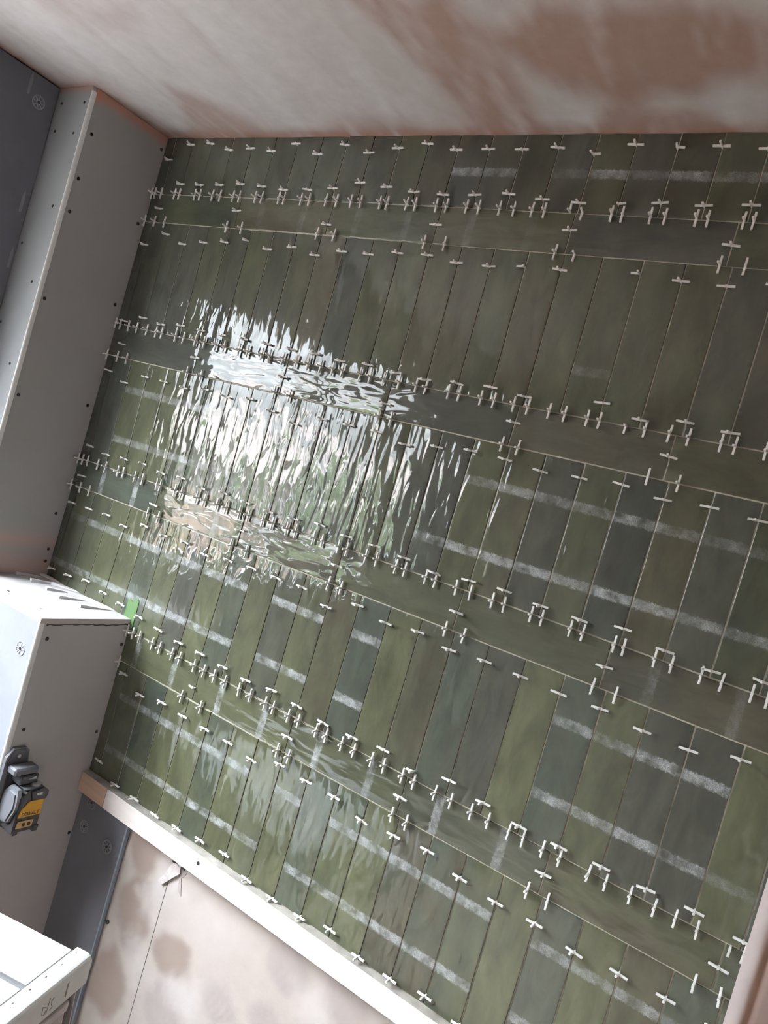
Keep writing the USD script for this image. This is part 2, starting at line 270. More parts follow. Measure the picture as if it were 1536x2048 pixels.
# ================================================================ tiled wall
JU = {"At": [4.7e-05, 0.077076, -0.114782], "Ab": [6.7e-05, 0.076506, -0.111552], "Bt": [5e-06, 0.077927, -0.038854], "Bb": [-5e-05, 0.078728, -0.034068], "Ct": [-1.6e-05, 0.078523, -0.040983], "Cb": [1.9e-05, 0.07716, -0.02983], "Dt": [-4e-06, 0.078131, -0.03782], "Db": [-4.2e-05, 0.079534, -0.05049], "Et": [-2.9e-05, 0.078722, 0.269039], "Eb": [-2.9e-05, 0.078722, 0.269039]}
LV = [[0.00151, -0.007, 0.00424], [-0.00396, 0.00602, -0.16339], [2e-05, 0.0005, -0.2445], [0.00877, -0.01563, -0.54762], [0.00235, -0.00171, -0.63697], [-0.00624, 0.01312, -0.94275], [-0.0023, 0.00348, -1.02169], [0.00254, -0.00565, -1.3268], [0.0017, -0.00194, -1.41131], [0, 0, -1.713]]
CJ = {"1": [-0.0971, 0.208, 0.5163, 0.8194, 1.1277, 1.432], "2": [-0.0947, 0.207, 0.5149, 0.8214, 1.128, 1.4333], "3": [-0.1065, 0.2067, 0.518, 0.819, 1.1253, 1.4314], "4": [0.5138, 0.8178, 1.1219, 1.4334, 1.7345]}
# spacers in upright joints: (joint index or joint u, v, missing-arm flag)
SV = {
 "Au": [(0,-0.067), (1,-0.024), (2,-0.021), (3,-0.038), (4,-0.034), (5,-0.041), (6,-0.022), (7,-0.048), (8,-0.025), (9,-0.044), (10,-0.033), (11,-0.023), (12,-0.037), (13,-0.035), (14,-0.036), (15,-0.032), (16,-0.045,"p"), (17,-0.026), (18,-0.031,"p"), (19,-0.029), (20,-0.034)],
 "Al": [(1,-0.135), (2,-0.136), (3,-0.134), (4,-0.129), (5,-0.134), (6,-0.14), (7,-0.137), (8,-0.132), (9,-0.116), (10,-0.124), (11,-0.133), (12,-0.137), (13,-0.135), (14,-0.13), (15,-0.139), (16,-0.143), (17,-0.142,"p"), (18,-0.137), (19,-0.139), (20,-0.135)],
 "1": [(-0.0971,-0.207), (0.208,-0.2), (0.5163,-0.22), (0.8194,-0.204), (1.1277,-0.198), (1.432,-0.208)],
 "Bu": [(-1,-0.313), (0,-0.278), (1,-0.301), (2,-0.291), (3,-0.285), (4,-0.275,"n"), (5,-0.293), (6,-0.282), (7,-0.296), (8,-0.281), (9,-0.282), (10,-0.273), (11,-0.272), (12,-0.283), (13,-0.284), (14,-0.278,"n"), (15,-0.278), (17,-0.272,"n"), (18,-0.279), (19,-0.281), (20,-0.271)],
 "Bl": [(-1,-0.535), (0,-0.517), (1,-0.526), (2,-0.519), (3,-0.522), (4,-0.524), (5,-0.524), (6,-0.525), (7,-0.527), (8,-0.527), (9,-0.533), (10,-0.53), (11,-0.536), (12,-0.539), (13,-0.534), (14,-0.529), (15,-0.535), (17,-0.52), (18,-0.538), (19,-0.527), (20,-0.531)],
 "2": [(-0.0947,-0.6), (0.207,-0.595), (0.5149,-0.596), (0.8214,-0.607), (1.128,-0.589), (1.4333,-0.592)],
 "Cu": [(-1,-0.681), (0,-0.703), (1,-0.674), (2,-0.675), (3,-0.678), (4,-0.669), (5,-0.675), (6,-0.666), (7,-0.682), (8,-0.698), (9,-0.672), (10,-0.671), (11,-0.67), (12,-0.683), (13,-0.672), (14,-0.663), (15,-0.664), (16,-0.67), (17,-0.665), (18,-0.659), (19,-0.668), (20,-0.662), (21,-0.665)],
 "Cl": [(-1,-0.901), (0,-0.909), (1,-0.905), (2,-0.901), (3,-0.909), (4,-0.904), (5,-0.912), (6,-0.906), (7,-0.911), (8,-0.914), (9,-0.911), (10,-0.904), (11,-0.909), (12,-0.909), (13,-0.913), (14,-0.923), (15,-0.914), (16,-0.91), (17,-0.915), (18,-0.916), (19,-0.906), (20,-0.919), (21,-0.926), (22,-0.915)],
 "3": [(-0.1065,-0.989), (0.2067,-0.995), (0.518,-0.979), (0.819,-0.978), (1.1253,-0.982), (1.4314,-0.981)],
 "Du": [(-1,-1.071), (0,-1.069), (1,-1.066), (2,-1.077), (3,-1.055), (4,-1.06), (5,-1.056), (6,-1.066), (7,-1.057), (8,-1.053), (9,-1.053), (10,-1.051), (11,-1.071), (12,-1.042), (13,-1.055), (14,-1.047), (15,-1.057), (16,-1.052), (17,-1.053), (18,-1.056), (19,-1.054), (20,-1.062), (21,-1.063), (22,-1.045)],
 "Dl": [(-1,-1.269), (0,-1.266), (1,-1.257), (2,-1.266), (3,-1.273), (4,-1.282), (5,-1.289), (6,-1.295), (7,-1.295), (8,-1.299), (9,-1.302), (10,-1.295), (11,-1.301), (12,-1.308), (13,-1.307), (14,-1.3), (15,-1.312,"n"), (16,-1.295), (17,-1.304), (18,-1.312), (19,-1.312), (20,-1.309), (21,-1.308), (22,-1.304), (23,-1.312)],
 "4": [(0.5138,-1.379,"n"), (0.8178,-1.374), (1.1219,-1.372), (1.4334,-1.37), (1.7345,-1.368)],
 "Eu": [(0,-1.435), (1,-1.462), (2,-1.451), (3,-1.454), (4,-1.454), (5,-1.454), (6,-1.462), (7,-1.438), (8,-1.441), (9,-1.44), (10,-1.455), (11,-1.448), (12,-1.44), (13,-1.455), (14,-1.461), (15,-1.458), (16,-1.467), (17,-1.46), (18,-1.456), (19,-1.459)],
 "El": [(0,-1.673), (1,-1.702), (2,-1.703), (3,-1.708), (4,-1.703), (5,-1.694), (6,-1.688), (7,-1.707), (8,-1.71), (9,-1.708), (10,-1.692), (11,-1.706), (12,-1.705), (13,-1.693), (14,-1.702)],}
# spacers along the sideways joints: u (and missing-arm flag)
SH = {
 1: [-0.147, -0.131, -0.105, -0.048, -0.029, 0.034, 0.054, 0.103, 0.132, 0.181, 0.204, 0.261, 0.284, 0.342, 0.36, 0.416, 0.442, 0.495, 0.528, 0.571, 0.6, 0.655, 0.675, 0.729, 0.752, 0.807, 0.833, 0.883, 0.913, 0.962, 0.995, 1.036, 1.063, (1.117,"p"), (1.143,"n"), 1.202, 1.223, 1.277, 1.304, 1.36, 1.38, 1.441, 1.457],
 2: [-0.143, -0.1, -0.058, 0.187, 0.242, 0.497, 0.549, 0.803, 0.855, 1.111, (1.152,"n"), 1.423, 1.465],
 3: [-0.152, -0.123, -0.087, -0.05, -0.007, 0.032, 0.056, 0.112, 0.144, 0.19, 0.224, 0.268, 0.298, 0.352, 0.381, 0.43, 0.456, 0.501, 0.543, 0.58, 0.619, 0.655, 0.683, 0.735, 0.763, 0.8, 0.841, 0.886, 0.911, 0.967, 0.993, 1.044, 1.074, 1.118, 1.149, 1.194, 1.226, 1.271, 1.295, (1.345,"n"), 1.38, 1.424, 1.457, 1.511, 1.534, 1.582],
 4: [-0.153, -0.098, -0.057, 0.192, 0.246, 0.503, 0.552, 0.813, 0.847, 1.118, 1.153, 1.409, 1.463],
 5: [-0.149, -0.124, -0.101, -0.054, -0.019, 0.035, 0.058, 0.107, 0.139, 0.197, 0.211, 0.268, 0.293, 0.349, 0.378, 0.423, 0.455, 0.501, 0.531, 0.578, 0.609, 0.655, 0.682, 0.736, 0.761, 0.808, 0.832, 0.884, 0.912, 0.963, 0.986, 1.038, 1.061, 1.11, 1.143, 1.192, 1.218, 1.275, 1.297, 1.354, 1.378, 1.437, 1.454, 1.509, 1.538, 1.587, 1.62, 1.667, 1.69],
 6: [-0.153, -0.102, -0.06, 0.193, 0.236, 0.503, 0.555, 0.81, 0.845, 1.113, 1.155, 1.422, 1.464],
 7: [0.24, 0.262, 0.289, 0.34, 0.369, 0.415, 0.444, 0.496, 0.531, 0.566, 0.603, 0.65, 0.687, 0.734, 0.759, 0.805, 0.835, 0.886, 0.914, 0.957, 0.99, 1.036, 1.067, 1.113, 1.141, 1.191, 1.227, 1.272, 1.309, 1.352, 1.381, 1.42, 1.453, 1.507, 1.538, 1.581, 1.622, 1.656, 1.691, (1.742,"n"), 1.763],
 8: [0.242, 0.484, 0.552, 0.802, 0.836, 1.115, 1.15, 1.415, 1.454, 1.709, 1.748],}
def ju(row, i, t):
    return (1 - t) * np.polyval(JU[row + "t"], i) + t * np.polyval(JU[row + "b"], i)
def lv(k, u): return min(np.polyval(LV[k], u), -0.0015)
REF = {"d": (86, 88, 90), "h": (97, 101, 97), "g": (103, 109, 95), "o": (106, 112, 87), "l": (122, 129, 98), "t": (84, 101, 97), "b": (103, 96, 82)}
REF2 = {"d": (95, 97, 95), "h": (105, 109, 101), "g": (95, 102, 94), "o": (98, 104, 86), "l": (112, 119, 90), "t": (100, 110, 98), "b": (94, 92, 80)}
_m = np.array(lin(*(98, 106, 86)))
TINT = np.array([1.06, 1.0, 0.93]); SAT = 0.62           # how far each tile's colour stands off the common grey-green
PAL = {k: ((_m + (np.array(lin(*REF[k])) - _m) * SAT) * TILE_K * TINT, (_m + (np.array(lin(*REF2[k])) - _m) * SAT) * TILE_K * TINT) for k in REF}
wb = thing("wall_back", "long wall clad in glazed green tiles, bare board below", kind="structure")
def tile(q, code, s=(0, 0), band=(.081, .221), along="v", clip=None):
    """q: corners (u, v) top-left, top-right, bottom-right, bottom-left of the joint lines; clip: the bounds it is cut to."""
    J = 0.00135
    q = np.array(q, float)
    q = q + np.array([(J, -J), (-J, -J), (-J, J), (J, J)])
    u0, u1, v0, v1 = clip or (-.1495, XR - .001, -2, -.001)
    full = q.copy()
    q[:, 0] = np.clip(q[:, 0], u0, u1); q[:, 1] = np.clip(q[:, 1], v0, v1)
    w = (q[1, 0] - q[0, 0] + q[2, 0] - q[3, 0]) / 2; h = (q[0, 1] - q[3, 1] + q[1, 1] - q[2, 1]) / 2
    if w < .006 or h < .006: return
    nx, ny = (6, 14) if along == "v" else (14, 6)
    e = .0013
    a = np.r_[0, e / w, np.linspace(e / w, 1 - e / w, nx)[1:-1], 1 - e / w, 1]; b = np.r_[0, e / h, np.linspace(e / h, 1 - e / h, ny)[1:-1], 1 - e / h, 1]
    sd = rng.uniform(0, 80, 3)
    ti = rng.uniform(-.0005, .0005, 3)
    def f(A, B):
        T = q[0] * (1 - A)[:, None] + q[1] * A[:, None]; D = q[3] * (1 - A)[:, None] + q[2] * A[:, None]
        uv = T * (1 - B)[:, None] + D * B[:, None]
        edge = (A < 1e-6) | (A > 1 - 1e-6) | (B < 1e-6) | (B > 1 - 1e-6)
        n = meshkit.fbm(np.stack([uv[:, 0] * 28, uv[:, 1] * 28, np.full(len(A), sd[0])], -1), 2)
        wob = (meshkit.noise(np.stack([uv[:, 0] * 90, uv[:, 1] * 90, np.full(len(A), sd[1])], -1)) - .5) * .0006
        uv = uv + np.where(edge, wob, 0)[:, None]
        yy = (n - .5) * .0010 + ti[0] * (A - .5) * 2 + ti[1] * (B - .5) * 2 + np.where(edge, .0009, 0)
        return np.c_[uv[:, 0], yy, Z(uv[:, 1])]
    P, F = grid(a, b, f)
    F = F if np.cross(P[F[0, 1]] - P[F[0, 0]], P[F[0, 2]] - P[F[0, 0]])[1] < 0 else F[:, ::-1]
    k = len(b); ring = np.r_[np.arange(0, len(a)) * k, (len(a) - 1) * k + np.arange(1, k), (np.arange(len(a) - 2, -1, -1)) * k + k - 1, np.arange(k - 2, 0, -1)]
    top = P[ring]; bot = top + [0, .0025, 0]; base = len(P); m = len(ring)
    P2 = np.vstack([P, top, bot]); r = np.arange(m); r2 = (r + 1) % m
    side = np.vstack([np.c_[base + r, base + r2, base + m + r2], np.c_[base + r, base + m + r2, base + m + r]])
    c0 = P[:, [0, 2]].mean(0); s0 = side[0]; nrm = np.cross(P2[s0[1]] - P2[s0[0]], P2[s0[2]] - P2[s0[0]])
    if nrm[[0, 2]] @ (P2[s0[0]][[0, 2]] - c0) < 0: side = side[:, ::-1]
    u_, v_ = P2[:, 0] - full[0, 0], full[0, 1] - (P2[:, 2] - CEIL)
    st = np.c_[u_, v_] if along == "v" else np.c_[v_, u_]
    ca, cb = PAL[code[0]]
    cb = PAL[code[1]][0] * rng.choice([1, .8]) if len(code) > 1 else rng.choice([.72, .85, 1.12]) * (.45 * cb + .55 * PAL[rng.choice(list("dthogl"))][0])
    jit = rng.uniform(.9, 1.1); n = len(P2); o = np.ones((n, 1))
    obj("tile", (P2, np.vstack([F, side])), MT["tile"], wb, smooth=True, uv=st,
        cols={"ca": o * np.array(ca) * jit, "cb": o * np.array(cb) * jit, "seed": o * sd, "scuff": o * np.array([s[0], s[1], 0]), "band": o * np.array([band[0], band[1], 0])})
ROWS = {  # first tile's index, colours, {tile: (upper smear, lower smear)}
 "A": (-1, "d d d dg h g h dg g d gd o b bd d g d ob d b o g d do do o".split(), {12: (.9, 0), 13: (.6, 0), 15: (.25, 0), 16: (.8, 0), 17: (.5, 0), 18: (.7, 0), 19: (.5, 0), 20: (.5, 0), 21: (.3, 0)}),
 "B": (-2, "d d d d o d o d od b dt o og ob gb g bo og go og ob gd db d d o d".split(), {16: (0, .2)}),
 "C": (-2, "d d l lo lo t gt h gt g h t g o gd d lo ob hd go td ob hd o gd o".split(), {0: (.45, .45), 1: (.5, .5), 2: (.6, .6), 3: (.8, .9), 4: (.5, .4), 5: (.4, .3), 6: (.3, 0), 7: (.2, 0), 9: (.2, .3), 13: (0, .5), 14: (.6, 1), 15: (.6, 1), 16: (.6, 1), 17: (.5, .7), 18: (.7, 1), 19: (.5, .9), 20: (.3, .6), 21: (.25, .5), 22: (0, .3)}),
 "D": (-2, "d do o ol l t lg hd lo gt lo hg lg ob th lo gb th hd lo t lg hd dh lo hd".split(), {-2: (0, .3), -1: (.2, .4), 0: (.5, .6), 1: (.6, .8), 2: (.7, .9), 3: (.9, 1), 4: (.7, 1), 5: (.8, .9), 6: (.8, 1), 7: (.8, 1), 9: (1, 1), 10: (1, 1), 12: (1, 1), 18: (.7, .8), 19: (.5, .8), 20: (.9, .8), 21: (.9, .8), 22: (0, .3)}),
 "E": (-1, "o o ot lo lo lt l gl lo gt tl l hb tb ot lg ht ol bo tg g".split(), {0: (.3, .3), 1: (.6, .5), 2: (.8, .8), 3: (.8, .9), 4: (.8, .9), 5: (.9, .9), 6: (0, .6), 7: (.7, 0), 8: (0, .8), 9: (.8, .6), 10: (.8, .9), 11: (.8, .9), 12: (.8, 1), 13: (.9, .9), 15: (.6, .5), 16: (.7, .3), 17: (.6, 0), 18: (.4, 0)})}
LEDGE = -1.3005
for r, row in enumerate("ABCDE"):
    i0, codes, sc = ROWS[row]
    for n, code in enumerate(codes):
        i = i0 + n; ul, ur, dl, dr = ju(row, i, 0), ju(row, i + 1, 0), ju(row, i, 1), ju(row, i + 1, 1)
        top = lambda u: -.0001 if row == "A" else lv(2 * r, u)
        q = [(ul, top(ul)), (ur, top(ur)), (dr, lv(2 * r + 1, dr)), (dl, lv(2 * r + 1, dl))]
        clip = None
        if row == "D" and ul < .236: clip = (-.1495, XR - .001, LEDGE, 0) if ur < .236 else None
        if row == "E": clip = (.2355, XR - .001, -1.7125, 0)
        tile(q, code, sc.get(i, (0, 0)), clip=clip)
COURSES = {1: ("d o b go ob d o".split(), {2: (.1, .2), 3: (.15, .15), 4: (.2, .1)}), 2: ("d d ht gh hd b ob".split(), {}),
           3: ("d t og hb og go b".split(), {0: (0, .2), 1: (.8, .9), 2: (.1, .4), 6: (.2, .2)}), 4: ("lt lo lo og g ob o".split(), {0: (0, .8), 1: (.7, .8), 2: (.9, .95), 3: (.8, .6), 4: (.8, .55)})}
for k, (codes, sc) in COURSES.items():
    us = [u for u in CJ[str(k)]]
    if k == 4: us = [.2067] + us
    us = [us[0] - .3075] + us + [us[-1] + .3075]
    for n, code in enumerate(codes):
        if n + 1 >= len(us): break
        a, b = us[n], us[n + 1]
        q = [(a, lv(2 * k - 1, a)), (b, lv(2 * k - 1, b)), (b, lv(2 * k, b)), (a, lv(2 * k, a))]
        tile(q, code, sc.get(n, (0, 0)), along="h", clip=(.2355, XR - .001, -2, 0) if k == 4 else None)
obj("adhesive_bed", box(-.30, XR, .0027, .03, Z(-1.765), CEIL), MT["adhesive"], wb)
obj("wall_core", box(-.6, 1.95, .031, .15, 0, CEIL), MT["adhesive"], wb)
# bare plasterboards below the batten, stained with old adhesive
STAINS = [(.488, -1.805, .047, .070), (.512, -1.965, .062, .095), (.668, -1.994, .063, .05), (.49, -2.16, .06, .093), (.978, -1.827, .058, .051), (.687, -2.107, .069, .059), (1.12, -1.802, .06, .062), (.955, -1.961, .047, .037), (.832, -2.004, .045, .038), (1.25, -1.93, .05, .06)]
def lower_board(u0, u1):
    us = np.arange(u0, u1 + .004, .008); us[-1] = u1; vs = np.arange(0, Z(-1.7655), .008); vs[-1] = Z(-1.7655)
    relief = lambda x, z: sum(np.exp(-(((x - a) / sa) ** 2 + ((z - Z(b)) / sb) ** 2) ** 2) * (.0012 + .0012 * np.sin((x - a) * 420 + 90 * (z - Z(b)) + 3 * np.sin(40 * z))) for a, b, sa, sb in STAINS[4:])
    P, F = grid(us, vs, lambda x, z: np.stack([x, .012 - relief(x, z), z], -1))
    x, z = P[:, 0], P[:, 2] - CEIL
    c = np.tile([.46, .405, .375], (len(x), 1))
    c = blend(c, np.clip((meshkit.fbm(np.stack([x * 9, z * 7, 0 * x], -1), 4, 4) - .5) * 3, 0, 1) * .45, (.54, .49, .48))
    for j, (a, b, sa, sb) in enumerate(STAINS):
        pts = [(a + sa * math.cos(t), b + sb * math.sin(t)) for t in np.linspace(0, 2 * math.pi, 24)[:-1]]
        m = inside(pts, x, z, .016, .03, 14, j)
        c = blend(c, m * .9, (.285, .222, .195) if j < 4 else (.385, .335, .32))
    for j, (a, b, sa, sb) in enumerate([(.545, -1.90, .03, .05), (.56, -2.06, .05, .06), (.73, -2.05, .06, .04), (.60, -1.83, .05, .03), (1.05, -1.87, .05, .04)]):
        pts = [(a + sa * math.cos(t), b + sb * math.sin(t)) for t in np.linspace(0, 2 * math.pi, 20)[:-1]]
        c = blend(c, inside(pts, x, z, .03, .05, 22, 30 + j) * .5, (.60, .56, .55))
    return P, F, c
for u0, u1 in ((.4265, .5885), (.5905, XR)):
    P, F, c = lower_board(u0, u1)
    obj("plasterboard", (P, F), MT["wallpaint"], wb, smooth=True, cols={"col": c})
obj("plasterboard_core", cat(box(.4265, .5885, .0175, .030, 0, Z(-1.7655)), box(.5905, XR, .0175, .030, 0, Z(-1.7655))), MT["gypsum"], wb)
obj("board_seam", box(.5880, .5910, .0128, .0170, 0, Z(-1.80)), MT["dark"], wb)
# hole with a torn flap of board paper at the head of the board seam
obj("broken_hole", prism([(.583, -1.790), (.598, -1.778), (.622, -1.784), (.632, -1.776), (.630, -1.790), (.612, -1.792)], (0, 0, CEIL), (1, 0, 0), (0, 0, 1), (0, -1, 0), -.0125, -.0098), MT["dark"], wb)
flap = prism([(.562, -1.849), (.575, -1.854), (.600, -1.826), (.622, -1.802), (.618, -1.790), (.604, -1.786), (.590, -1.792), (.578, -1.822)], (0, 0, CEIL), (1, 0, 0), (0, 0, 1), (0, -1, 0), -.0105, -.006)
obj("torn_flap", flap, MT["gypsum"], wb)
obj("torn_paper", prism([(.596, -1.768), (.634, -1.767), (.628, -1.783), (.612, -1.789), (.602, -1.780)], (0, 0, CEIL), (1, 0, 0), (0, 0, 1), (0, -1, 0), -.0125, -.0085), MT["bead"], wb)
obj("broken_hole", prism([(.628, -1.783), (.642, -1.774), (.636, -1.800), (.626, -1.812), (.640, -1.850), (.628, -1.846), (.618, -1.808), (.622, -1.796)], (0, 0, CEIL), (1, 0, 0), (0, 0, 1), (0, -1, 0), -.0125, -.0108), MT["alud"], wb)
obj("screw", cyl((.437, .0125, Z(-2.028)), (.437, .009, Z(-2.028)), .0055, 10), MT["screw"], wb)
# ================================================================ boxed-in corner
def screws(parent, pts, n, r=.0045):
    n = np.array(n, float)
    for p in pts:
        p = np.array(p, float); obj("screw", cat(cyl(p - n * .002, p + n * .0009, r, 10), cyl(p + n * .0009, p + n * .0016, r * .45, 6)), MT["screw"], parent)
def face_grid(plane, fixed, a, b, step, colf, th):
    """A thin board whose visible face is painted by colf(a, b); plane 'x' or 'y': the axis it faces."""
    A = np.linspace(*a, max(2, int((a[1] - a[0]) / step))); B = np.linspace(*b, max(2, int((b[1] - b[0]) / step)))
    f = (lambda p, q: np.stack([np.full_like(p, fixed), p, q], -1)) if plane == "x" else (lambda p, q: np.stack([p, np.full_like(p, fixed), q], -1))
    P, F = grid(A, B, f)
    nv = np.cross(P[F[0, 1]] - P[F[0, 0]], P[F[0, 2]] - P[F[0, 0]])
    want = nv[0] > 0 if plane == "x" else nv[1] < 0
    if not want: F = F[:, ::-1]
    lo = [a[0], b[0]]; hi = [a[1], b[1]]
    bk = box(fixed - th, fixed - .0004, a[0], a[1], b[0], b[1]) if plane == "x" else box(a[0], a[1], fixed + .0004, fixed + th, b[0], b[1])
    col = colf(P[:, 1] if plane == "x" else P[:, 0], P[:, 2] - CEIL)
    n = len(P)
    return trimesh.Trimesh(np.vstack([P, bk.vertices]), np.vstack([F, bk.faces + n]), process=False), np.vstack([col, np.tile([.5, .47, .46], (len(bk.vertices), 1))])
ROSE = (.55, .27, .20); BOARD = np.array([.335, .322, .313])
def pil_side(y, v):
    c = np.tile(BOARD, (len(y), 1))
    c = blend(c, np.clip((v + .035 + .03 * np.clip((y + .25) / .06 - 1, -1, 0) * -1 * .4) / .022, 0, 1) * .9, (.47, .25, .19))
    c = blend(c, np.clip(1 - np.hypot((y + .243) / .022, (v + .012) / .03), 0, 1) * 1.0, (.62, .17, .09))
    m = np.clip(1 - np.abs(v + 1.20) / .035, 0, 1) * .8 + np.clip((-v - 1.225) / .03, 0, 1) * .7
    return blend(c, np.clip(m, 0, 1), (.46, .31, .27))
def pil_front(x, v):
    c = np.tile([.25, .25, .253], (len(x), 1)); return blend(c, np.clip((v + .022) / .02, 0, 1), (.34, .21, .17))
pb = thing("pipe_boxing", "full-height plasterboard boxing in the corner", kind="structure")
m, c = face_grid("x", -.15, (-.2375, .006), (Z(-1.297), CEIL - .001), .012, pil_side, .012); obj("side_board", m, MT["board"], pb, cols={"col": c})
m, c = face_grid("y", -.25, (-.306, -.1541), (Z(-1.297), CEIL - .001), .012, pil_front, .012); obj("front_board", m, MT["board"], pb, cols={"col": c})
def arris(x1, y0, rx, ry, z0, z1):
    a = np.linspace(0, math.pi / 2, 7); pts = [(x1 - rx + rx * math.sin(t), y0 + ry - ry * math.cos(t)) for t in a] + [(x1 - rx, y0 + ry)]
    return prism(pts, (0, 0, 0), (1, 0, 0), (0, 1, 0), (0, 0, 1), z0, z1)
obj("board_edge", arris(-.1497, -.2503, .0045, .0125, Z(-1.297), CEIL - .012), MT["bead"], pb)
screws(pb, [(-.15, a, Z(b)) for a, b in ((-.223, -.114), (-.225, -.233), (-.225, -.321), (-.0105, -.04), (-.019, -.26), (-.021, -.497), (-.228, -.556), (-.019, -.793), (-.227, -.816), (-.024, -1.114), (-.017, -1.219), (-.016, -1.255))], (1, 0, 0))
screws(pb, [(a, -.25, Z(b)) for a, b in ((-.272, -.044), (-.173, -.044), (-.269, -.119), (-.184, -.125), (-.188, -.32), (-.28, -.425), (-.188, -.523), (-.186, -.744), (-.28, -.642))], (0, -1, 0), .0038)
# grey backer board on the left wall beyond it
def washer(parent, p, n, r=.0165, mat="washer"):
    """A slotted clear plastic fixing washer with its screw."""
    n = np.array(n, float); p = np.array(p, float); u = np.cross(n, (0, 0, 1)); w = np.cross(n, u)
    ring = []
    for k in range(24):
        a, b = 2 * math.pi * k / 24, 2 * math.pi * (k + 1) / 24
        ring.append(cyl(p + r * (math.cos(a) * u + math.sin(a) * w), p + r * (math.cos(b) * u + math.sin(b) * w), .0017, 6))
    for k in range(8):
        a = 2 * math.pi * k / 8; d = math.cos(a) * u + math.sin(a) * w
        ring.append(cyl(p + d * r * .35, p + d * r * .95, .0015, 5))
    ring.append(cyl(p - n * .0005, p + n * .0012, r * .38, 14))
    o = obj("fixing_washer", cat(ring), MT[mat], parent)
    obj("screw", cyl(p + n * .0004, p + n * .0022, r * .24, 10), MT["screw"], o)
gb = thing("backer_board", "dark grey tile backer board on the left wall beside the boxing", "backer board")
obj("board", box(-.3065, -.295, -.4385, -.2515, .02, CEIL - .004, .001), MT["grey"], gb)
washer(gb, (-.295, -.297, Z(-.068)), (1, 0, 0)); washer(gb, (-.295, -.285, Z(-.60)), (1, 0, 0))
for a, b in ((-.27, -.32), (-.262, -.47), (-.33, -.035)):
    obj("adhesive_smear", prism([(-.003, -.03), (.004, -.028), (.005, .01), (.001, .03), (-.004, .012)], (-.295, a, Z(b)), (0, 1, 0), (0, 0, 1), (1, 0, 0), 0, .0006), MT["smear"], gb)

# ---------------------------------------------------------------- boxed ledge
LX, LY, LZ = .235, -.263, -1.299
lb = thing("ledge_boxing", "boxed-in ledge of white board with raw cut edges", kind="structure")
def led_top(x, v): return None
tx = np.linspace(-.30, LX, 40); ty = np.linspace(LY, .004, 22)
P, F = grid(tx, ty, lambda x, y: np.stack([x, y, Z(LZ) + 0 * x], -1)); F = F if np.cross(P[F[0, 1]] - P[F[0, 0]], P[F[0, 2]] - P[F[0, 0]])[2] > 0 else F[:, ::-1]
bk = box(-.30, LX, LY, .004, Z(LZ) - .012, Z(LZ) - .0004)
c = np.vstack([blend(np.tile([.54, .525, .53], (len(P), 1)), np.clip((.02 - P[:, 0] - .16) / .02, 0, 1) * np.clip((P[:, 1] + .25) / .02, 0, 1) * .0, ROSE), np.tile([.50, .44, .43], (len(bk.vertices), 1))])
obj("top_board", trimesh.Trimesh(np.vstack([P, bk.vertices]), np.vstack([F, bk.faces + len(P)]), process=False), MT["board"], lb, cols={"col": c})
# ragged dark gap under the top board's cut edge
yy = np.linspace(-.245, -.002, 50); h = .0016 + .0042 * np.clip(meshkit.fbm(np.stack([yy * 60, 0 * yy, 0 * yy], -1), 3, 8) * 2 - .6, 0, 1)
gap = Polygon([(a, Z(LZ) - .0135 - b * .3) for a, b in zip(yy, h)][::1] + [(a, Z(LZ) - .0138 - b) for a, b in zip(yy[::-1], h[::-1])])
obj("open_joint", cat(*[prism(list(g.exterior.coords)[:-1], (LX, 0, 0), (0, 1, 0), (0, 0, 1), (1, 0, 0), -.004, .0003) for g in getattr(gap.buffer(0), "geoms", [gap.buffer(0)]) if g.area > 1e-8]), MT["dark"], lb)
def led_side(y, v):
    c = np.tile([.45, .425, .42], (len(y), 1))
    c = blend(c, np.clip(1 - np.hypot((y + .235) / .03, (v + 1.318) / .02), 0, 1) * .6, (.36, .31, .30)); return c
m, c = face_grid("x", LX, (-.2505, .006), (.0, Z(LZ) - .0125), .015, led_side, .012); obj("side_board", m, MT["board"], lb, cols={"col": c})
obj("front_board", box(-.305, LX - .0062, LY, LY + .012, 0, Z(LZ) - .0125), MT["blue"], lb)
obj("board_edge", arris(LX + .0006, LY - .0004, .0075, .0128, 0, Z(LZ) - .0125), MT["bead"], lb)
screws(lb, [(LX, a, Z(b)) for a, b in ((-.233, -1.349), (-.228, -1.575), (-.008, -1.368), (-.01, -1.607), (-.007, -1.887))], (1, 0, 0))
washer(lb, (.19, LY, Z(-1.388)), (0, -1, 0))
screws(lb, [(.019, -.218, Z(LZ)), (.162, -.218, Z(LZ))], (0, 0, 1), .003)
# grey board and batten below the tiles
g2 = thing("backer_board", "grey backer board below the batten, pale blue edge", "backer board")
obj("board", box(.2365, .4215, .0, .0115, .002, Z(-1.7665)), MT["grey"], g2)
obj("board_edge", box(.4215, .4262, -.0004, .0115, .002, Z(-1.7665)), MT["greyedge"], g2)
for a, b in ((.28, -1.784), (.277, -1.851), (.375, -1.857)): washer(g2, (a, 0, Z(b)), (0, -1, 0), .0155, "washerd")
bt = thing("support_batten", "long timber batten holding up the bottom row of tiles", "batten")
obj("raw_length", box(.2365, .3405, -.0205, .006, Z(-1.7645), Z(-1.7145), .0012), MT["ply"], bt, label="short bare timber length by the ledge")
obj("primed_length", box(.3415, XR - .002, -.0215, .006, Z(-1.7645), Z(-1.7145), .0015), MT["batten"], bt, label="long white primed length")
obj("dusty_top", box(.2365, XR - .002, -.0195, .005, Z(-1.7147), Z(-1.7139)), MT["dirty"], bt)
obj("screw", cyl((.688, -.021, Z(-1.733)), (.688, -.0225, Z(-1.733)), .0042, 10), MT["screw"], bt)
